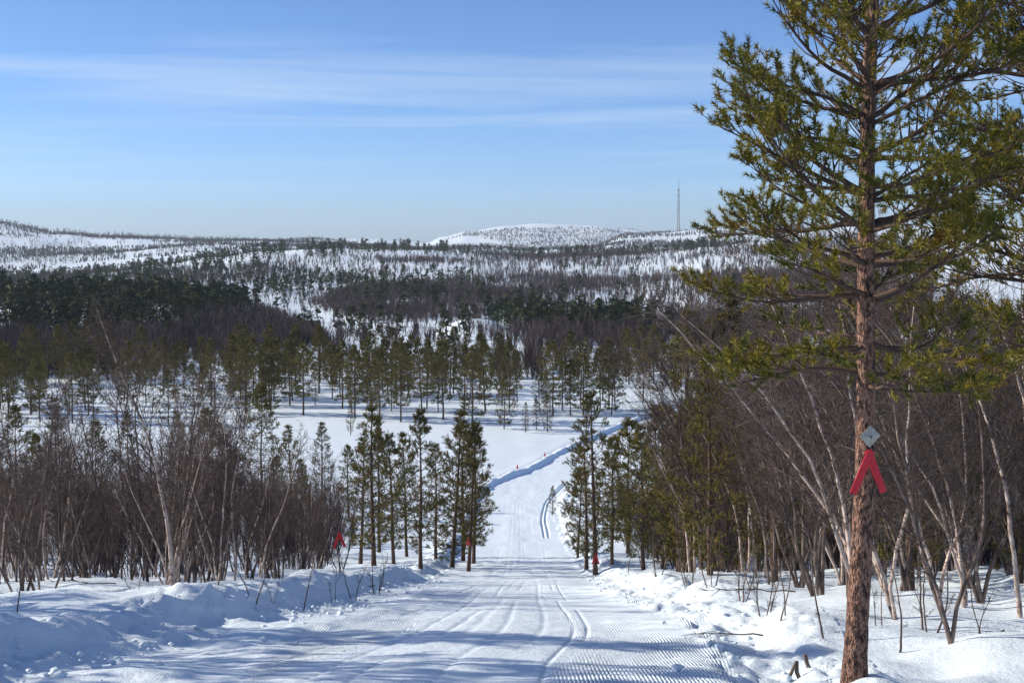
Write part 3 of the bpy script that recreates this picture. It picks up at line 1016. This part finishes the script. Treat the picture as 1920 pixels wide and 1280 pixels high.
# pines on the distant ridges
px, d, x, z, py = sample_hill(26000, 1400, 3300)
dn = zone_density(px, py, PINE_ZONES[4:5]) * 1.3 + clumpy(x / 2.2, d, 170, 111, -0.04, 0.14) * (0.6 + 0.7 * (px < 420))
k = gf.random(len(px)) < dn * 0.55
P = np.stack([x, d, z], -1)[k]
far_pines('distant_pine_forest', 'thin dark tree belts on the distant ridge', P, gf.uniform(6, 11, len(P)), 18, gf)
# birch woods
px, d, x, z, py = sample_hill(120000, 330, 1400)
dn = zone_density(px + gf.normal(0, 12, px.shape), py + gf.normal(0, 5, py.shape), BIRCH_ZONES)
dn = dn * (0.3 + 0.7 * clumpy(x, d, 60, 121, -0.15, 0.08)) + 0.03
dn = np.where((np.abs(px - 885) < 85) & (d > 385) & (d < 470), 0.02, dn)
dn = np.where(inpoly(px, py, [(500, 572), (580, 585), (720, 620), (730, 660), (640, 660), (560, 610)]), 0.02, dn)
k = gf.random(len(px)) < dn * 0.8
P = np.stack([x, d, z], -1)[k]
far_birches('birch_forest', 'purple brown bare birch wood spread over the near hills', P, gf.uniform(3.4, 5.8, len(P)), 15, 0.020, gf)
def far_scrub(n, px0, px1, d0, d1, dens):
    px, d = gf.uniform(px0, px1, n), gf.uniform(d0, d1, n)
    x = gx(px, d)
    k = gf.random(n) < dens(px, d, x)
    return np.stack([x, d, ground_z(x, d)], -1)[k]


P = np.concatenate([
    far_scrub(12000, -250, 1750, 1350, 2300, lambda p, d, x: clumpy(x / 2, d, 120, 131, -0.1, 0.08)),
    far_scrub(19000, -250, 1500, 2250, 3050, lambda p, d, x: np.maximum(clumpy(x / 2.5, d, 90, 133, -0.16, 0.04), (d > 2880) * (p < 900) * 0.8)),
    far_scrub(15000, 380, 1500, 4300, 5550, lambda p, d, x: clumpy(x + d * 0.5, d * 0.7, 420, 137, 0.0, 0.09)),
])
far_birches('distant_birch_forest', 'thin bare birch scrub on the distant fells', P, gf.uniform(4, 7.5, len(P)) * (1 + (P[:, 1] > 4000) * 0.3), 9, 0.10, gf)
# birch belt at the far edge of the bog
n = 2600
px, d = gf.uniform(-200, 1500, n), gf.uniform(258, 345, n)
x = gx(px, d)
z = ground_z(x, d)
dn = np.where(px < 330, 1.0, np.where(px < 980, 0.5, 0.8)) * (0.4 + 0.6 * clumpy(x, d, 22, 141))
dn = np.where((px > 560) & (px < 980) & (d > 285), 0.10, dn)
k = gf.random(n) < dn
P = np.stack([x, d, z], -1)[k]
far_birches('birch_belt', 'dense purple brown birch belt along the far edge of the bog', P, gf.uniform(4.5, 7.2, len(P)), 60, 0.010, gf)
# scrub between the trailside pines, down the slope
n = 560
d = gf.uniform(34, 110, n)
px = np.where(gf.random(n) < 0.3, gf.uniform(-100, 660, n), gf.uniform(1150, 2050, n))
x = gx(px, d)
k = (x < trail_l(d) - 3) | (x > trail_r(d) + 2.5)
P = np.stack([x, d, ground_z(x, d)], -1)[k]
far_birches('birch_scrub', 'low bare birch scrub down the slope between the trailside pines', P, gf.uniform(1.8, 4.2, len(P)), 150, 0.0036, gf)

# ------------------------------------------------------------------ trail markers
def marker(tx, ty, tz, size, face, thick, label, group=None, spread=0.36):
    """two red boards nailed crosswise at the top, hanging in an inverted V"""
    root = obj('trail_marker', None, label=label, cat='trail marker', group=group, loc=(tx, ty, tz))
    root.rotation_euler.z = face
    for k, s in enumerate((-1, 1)):
        m = MB()
        a_ = s * spread * (1.0 if s < 0 else 1.12)
        R = np.array([[math.cos(a_), 0, math.sin(a_)], [0, 1, 0], [-math.sin(a_), 0, math.cos(a_)]])
        w, L = size * 0.165, size * (1.0 if s > 0 else 0.97)
        c = R @ np.array([0, 0, -L * 0.42])
        v = np.array([[i * w / 2, j * thick / 2, q * L / 2] for i in (-1, 1) for j in (-1, 1) for q in (-1, 1)], float)
        v[:, 0] += 0.02 * size * np.array([1, 0, 1, 0, -1, 0, 1, 0])
        v = v @ R.T + c + np.array([0, -thick * (0.5 + 1.05 * k), 0])
        m.add(v, [[0, 1, 3, 2], [4, 6, 7, 5], [0, 4, 5, 1], [2, 3, 7, 6], [0, 2, 6, 4], [1, 5, 7, 3]])
        obj('board', m.mesh('marker_board', RED, False), root)
    m = MB()
    m.tube([[0, -thick * 2.3, -0.02 * size], [0, 0.06, -0.02 * size]], [0.008, 0.008], 8)
    obj('nail', m.mesh('nail', METAL), root)
    return root


def z_at(py, d):
    v = (640 - py) / F
    return EYE + d * (v * math.cos(PITCH) - math.sin(PITCH)) / (math.cos(PITCH) + v * math.sin(PITCH))


def on_trunk(py):
    """point on the viewer's side of the marked trunk at photo row py"""
    z = z_at(py, PINE_Y - 0.09)
    c = marked[0](z - PINE_Z)
    return PINE_X + c[0], PINE_Y + c[1] - marked[1](z - PINE_Z), z


mx, my, mz = on_trunk(850)
marker(mx + 0.008, my - 0.004, mz, 0.365, 0.04, 0.012, 'red cross of two boards nailed to the trunk below the diamond plate')
mx, my, mz = on_trunk(817)
pl = obj('marker_plate', None, label='grey metal diamond plate on the pine trunk above the red boards', cat='plate', loc=(mx + 0.012, my - 0.012, mz))
pl.rotation_euler = (0.06, 0, 0.18)
m = MB()
s_ = 0.088
v = np.array([[0, 0, s_], [s_, 0, 0.006], [0, 0, -s_], [-s_, 0, 0]], float)
c0 = np.array([[0, -0.012, 0.0]])
bk = v + np.array([0, 0.006, 0])
m.add(np.concatenate([v, c0, bk]), [[0, 3, 4], [3, 2, 4], [2, 1, 4], [1, 0, 4], [5, 6, 8], [6, 7, 8], [0, 1, 5], [1, 6, 5], [1, 2, 6], [2, 7, 6], [2, 3, 7], [3, 8, 7], [3, 0, 8], [0, 5, 8]])
obj('sheet', m.mesh('plate_sheet', METAL, False), pl)
m = MB()
m.tube([[0, -0.022, 0], [0, 0.06, 0]], [0.010, 0.010], 10)
obj('screw', m.mesh('plate_screw', STEEL), pl)

marker(gx(632, 37.5), 37.5, z_at(1000, 37.5), 0.44, 0.15, 0.02, 'red cross hung among the thicket birches above the high shaded bank')
hb = plant_birch(WHITE[1], gx(633, 37.6), 37.6, 3.1, False, 'thin birch carrying a red cross in the thicket by the high bank', None, gb, 0.0)
mx, my = mk_right.location.x, mk_right.location.y
marker(mx, my - 0.11, z_at(1038, my), 0.40, -0.2, 0.02, 'small red cross on the dark young pine by the low bank', None, 0.3)
mx, my = mk_left.location.x, mk_left.location.y
marker(mx, my - 0.10, z_at(1006, my), 0.36, 0.5, 0.02, 'faint red cross on the slim pine where the high bank ends', None, 0.22)
for px, py, d, lab in [(970, 893, 152, 'little red marker stake in the snow before the trail bend'), (1022, 872, 163, 'little dark red stake on the bank at the trail bend')]:
    x = gx(px, d)
    st = obj('marker_stake', None, label=lab, cat='stake', loc=(x, d, gz(x, d)))
    m = MB()
    m.tube([[0, 0, -0.1], [0, 0, 0.6]], [0.04, 0.03], 6)
    obj('post', m.mesh('stake_post', WOOD), st)
    m = MB()
    m.tube([[0, 0, 0.15], [0, 0, 0.32], [0, 0, 0.5]], [0.13, 0.09, 0.04], 8)
    obj('flag', m.mesh('stake_flag', RED), st)

# ------------------------------------------------------------------ broken stubs and fallen twigs
def stub(px, d, pts, label):
    x = gx(px, d)
    o = obj('broken_stump', None, label=label, cat='stump', loc=(x, d, gz(x, d) - 0.03))
    for P, r_ in pts:
        m = MB()
        m.tube(P, r_, 8)
        obj('stub', m.mesh('stub', WOOD), o)


stub(1505, 12.7, [([[0.04, 0, 0], [0.0, 0, .10], [-.0, 0, .20]], [.020, .019, .016]), ([[-.10, 0, 0], [-.05, 0, .09], [-.01, 0, .19]], [.016, .016, .014])], 'forked broken stub sticking out of the snow by the trail')
stub(1524, 13.2, [([[0.03, 0, 0], [0.0, 0, .07], [-.02, 0, .15]], [.021, .02, .018])], 'short single broken stub beside the forked one')


def fallen(px, d, az, L, label, seed, z=0.05):
    g = np.random.default_rng(seed)
    x, p, S = gx(px, d), np.array([0, 0, z]), []
    a_ = az
    for j in range(7):
        a_ += g.normal(0, 0.2)
        q = p + np.array([math.cos(a_), math.sin(a_), g.normal(0.03, 0.12)]) * L / 7
        S.append((p, q, 0.010 * (1 - j / 9), 0.010 * (1 - (j + 1) / 9)))
        if j > 1:
            for s in (-1, 1):
                b_ = a_ + s * g.uniform(0.4, 0.9)
                S.append((q, q + np.array([math.cos(b_), math.sin(b_), g.normal(0.05, 0.2)]) * L * 0.2, 0.005, 0.002))
        p = q
    m = MB()
    add_segs(m, S, 5)
    obj('fallen_branch', m.mesh('fallen_branch', TWIG), label=label, cat='branch', loc=(x, d, gz(x, d)))


fallen(1440, 15.0, 2.9, 0.75, 'forked dead branch lying at the edge of the combed ridges', 1)
fallen(1500, 15.6, 2.6, 1.0, 'long dead branch drooping from the leaning birches to the snow', 2, 0.25)
fallen(1900, 14.2, 3.3, 0.7, 'thin dead branch lying on snow beyond the marked pine', 3)
fallen(205, 20.6, 3.4, 0.9, 'dead branch sagging onto snow before the thicket', 4, 0.22)
fallen(700, 31.0, 3.6, 0.8, 'dead branch caught on the high snow bank', 5, 0.1)

# ------------------------------------------------------------------ masts on the skyline
def lattice_mast(px, d, H, w, label):
    x = gx(px, d)
    o = obj('radio_mast', None, label=label, cat='mast', loc=(x, d, gz(x, d) - 2))
    corners = [(-1, -1), (1, -1), (1, 1), (-1, 1)]
    for cx, cy in corners:
        m = MB()
        m.tube([[cx * w, cy * w, 0], [cx * w * 0.45, cy * w * 0.45, H * 0.8]], [0.5, 0.4], 5)
        obj('leg', m.mesh('mast_leg', STEEL), o)
    P0, P1 = [], []
    n = 14
    for k in range(n):
        z0, z1 = H * 0.8 * k / n, H * 0.8 * (k + 1) / n
        w0, w1 = w * (1 - 0.55 * k / n), w * (1 - 0.55 * (k + 1) / n)
        for q in range(4):
            a_, b_ = corners[q], corners[(q + 1) % 4]
            P0 += [(a_[0] * w0, a_[1] * w0, z0), (a_[0] * w1, a_[1] * w1, z1)]
            P1 += [(b_[0] * w1, b_[1] * w1, z1), (b_[0] * w1, b_[1] * w1, z1)]
    m = MB()
    m.segs(P0, P1, np.full(len(P0), 0.16), np.full(len(P0), 0.16), 3)
    obj('bracing', m.mesh('mast_bracing', STEEL), o)
    m = MB()
    m.tube([[0, 0, H * 0.78], [0, 0, H]], [0.5, 0.3], 6)
    obj('antenna', m.mesh('mast_antenna', STEEL), o)
    for zf, s in [(0.42, 1.6), (0.55, 1.3), (0.68, 1.5), (0.79, 1.7)]:
        m = MB()
        m.tube([[-w * 0.7, -1.2, H * zf], [-w * 0.7 - 0.2, -1.9, H * zf]], [s, s * 0.9], 10)
        obj('dish', m.mesh('mast_dish', STEEL), o)


lattice_mast(1271, 2950, 112, 2.3, 'tall lattice radio mast on the ridge behind the near hill')


def pole(px, d, H, label, group=None):
    x = gx(px, d)
    o = obj('skyline_mast', None, label=label, cat='mast', group=group, loc=(x, d, gz(x, d) - 1))
    m = MB()
    m.tube([[0, 0, 0], [0, 0, H]], [0.7, 0.35], 6)
    obj('pole', m.mesh('mast_pole', STEEL), o)
    m = MB()
    m.box((0, 0, H * 0.8), (3.4, 0.5, 0.5))
    obj('crossarm', m.mesh('mast_crossarm', STEEL), o)


for px, H in [(217, 15), (278, 13), (372, 11), (160, 10)]:
    pole(px, 2980, H, 'thin pole mast on the long distant ridge', 'pole masts on the distant ridge')
pole(1013, 5450, 17, 'small pole mast on top of the snowy fell')

# ------------------------------------------------------------------ air
m = MB()
m.box((0, 4300, 60), (17600, 9900, 240))
HAZE = bpy.data.materials.new('thin_air')
HAZE.use_nodes = True
nt = HAZE.node_tree
nt.nodes.remove(nt.nodes['Principled BSDF'])
pv = nt.nodes.new('ShaderNodeVolumePrincipled')
pv.inputs['Color'].default_value = (0.72, 0.85, 1.0, 1)
pv.inputs['Density'].default_value = 0.00008
nt.links.new(pv.outputs[0], nt.nodes['Material Output'].inputs['Volume'])
obj('haze', m.mesh('haze', HAZE, False), kind='stuff', label='thin blue haze in the air over the valley', cat='haze')
print('TRIS', sum(sum(len(p.vertices) - 2 for p in me.polygons) if len(me.polygons) < 5000 else len(me.loops) - 2 * len(me.polygons) for me in bpy.data.meshes), 'OBJECTS', len(bpy.data.objects))
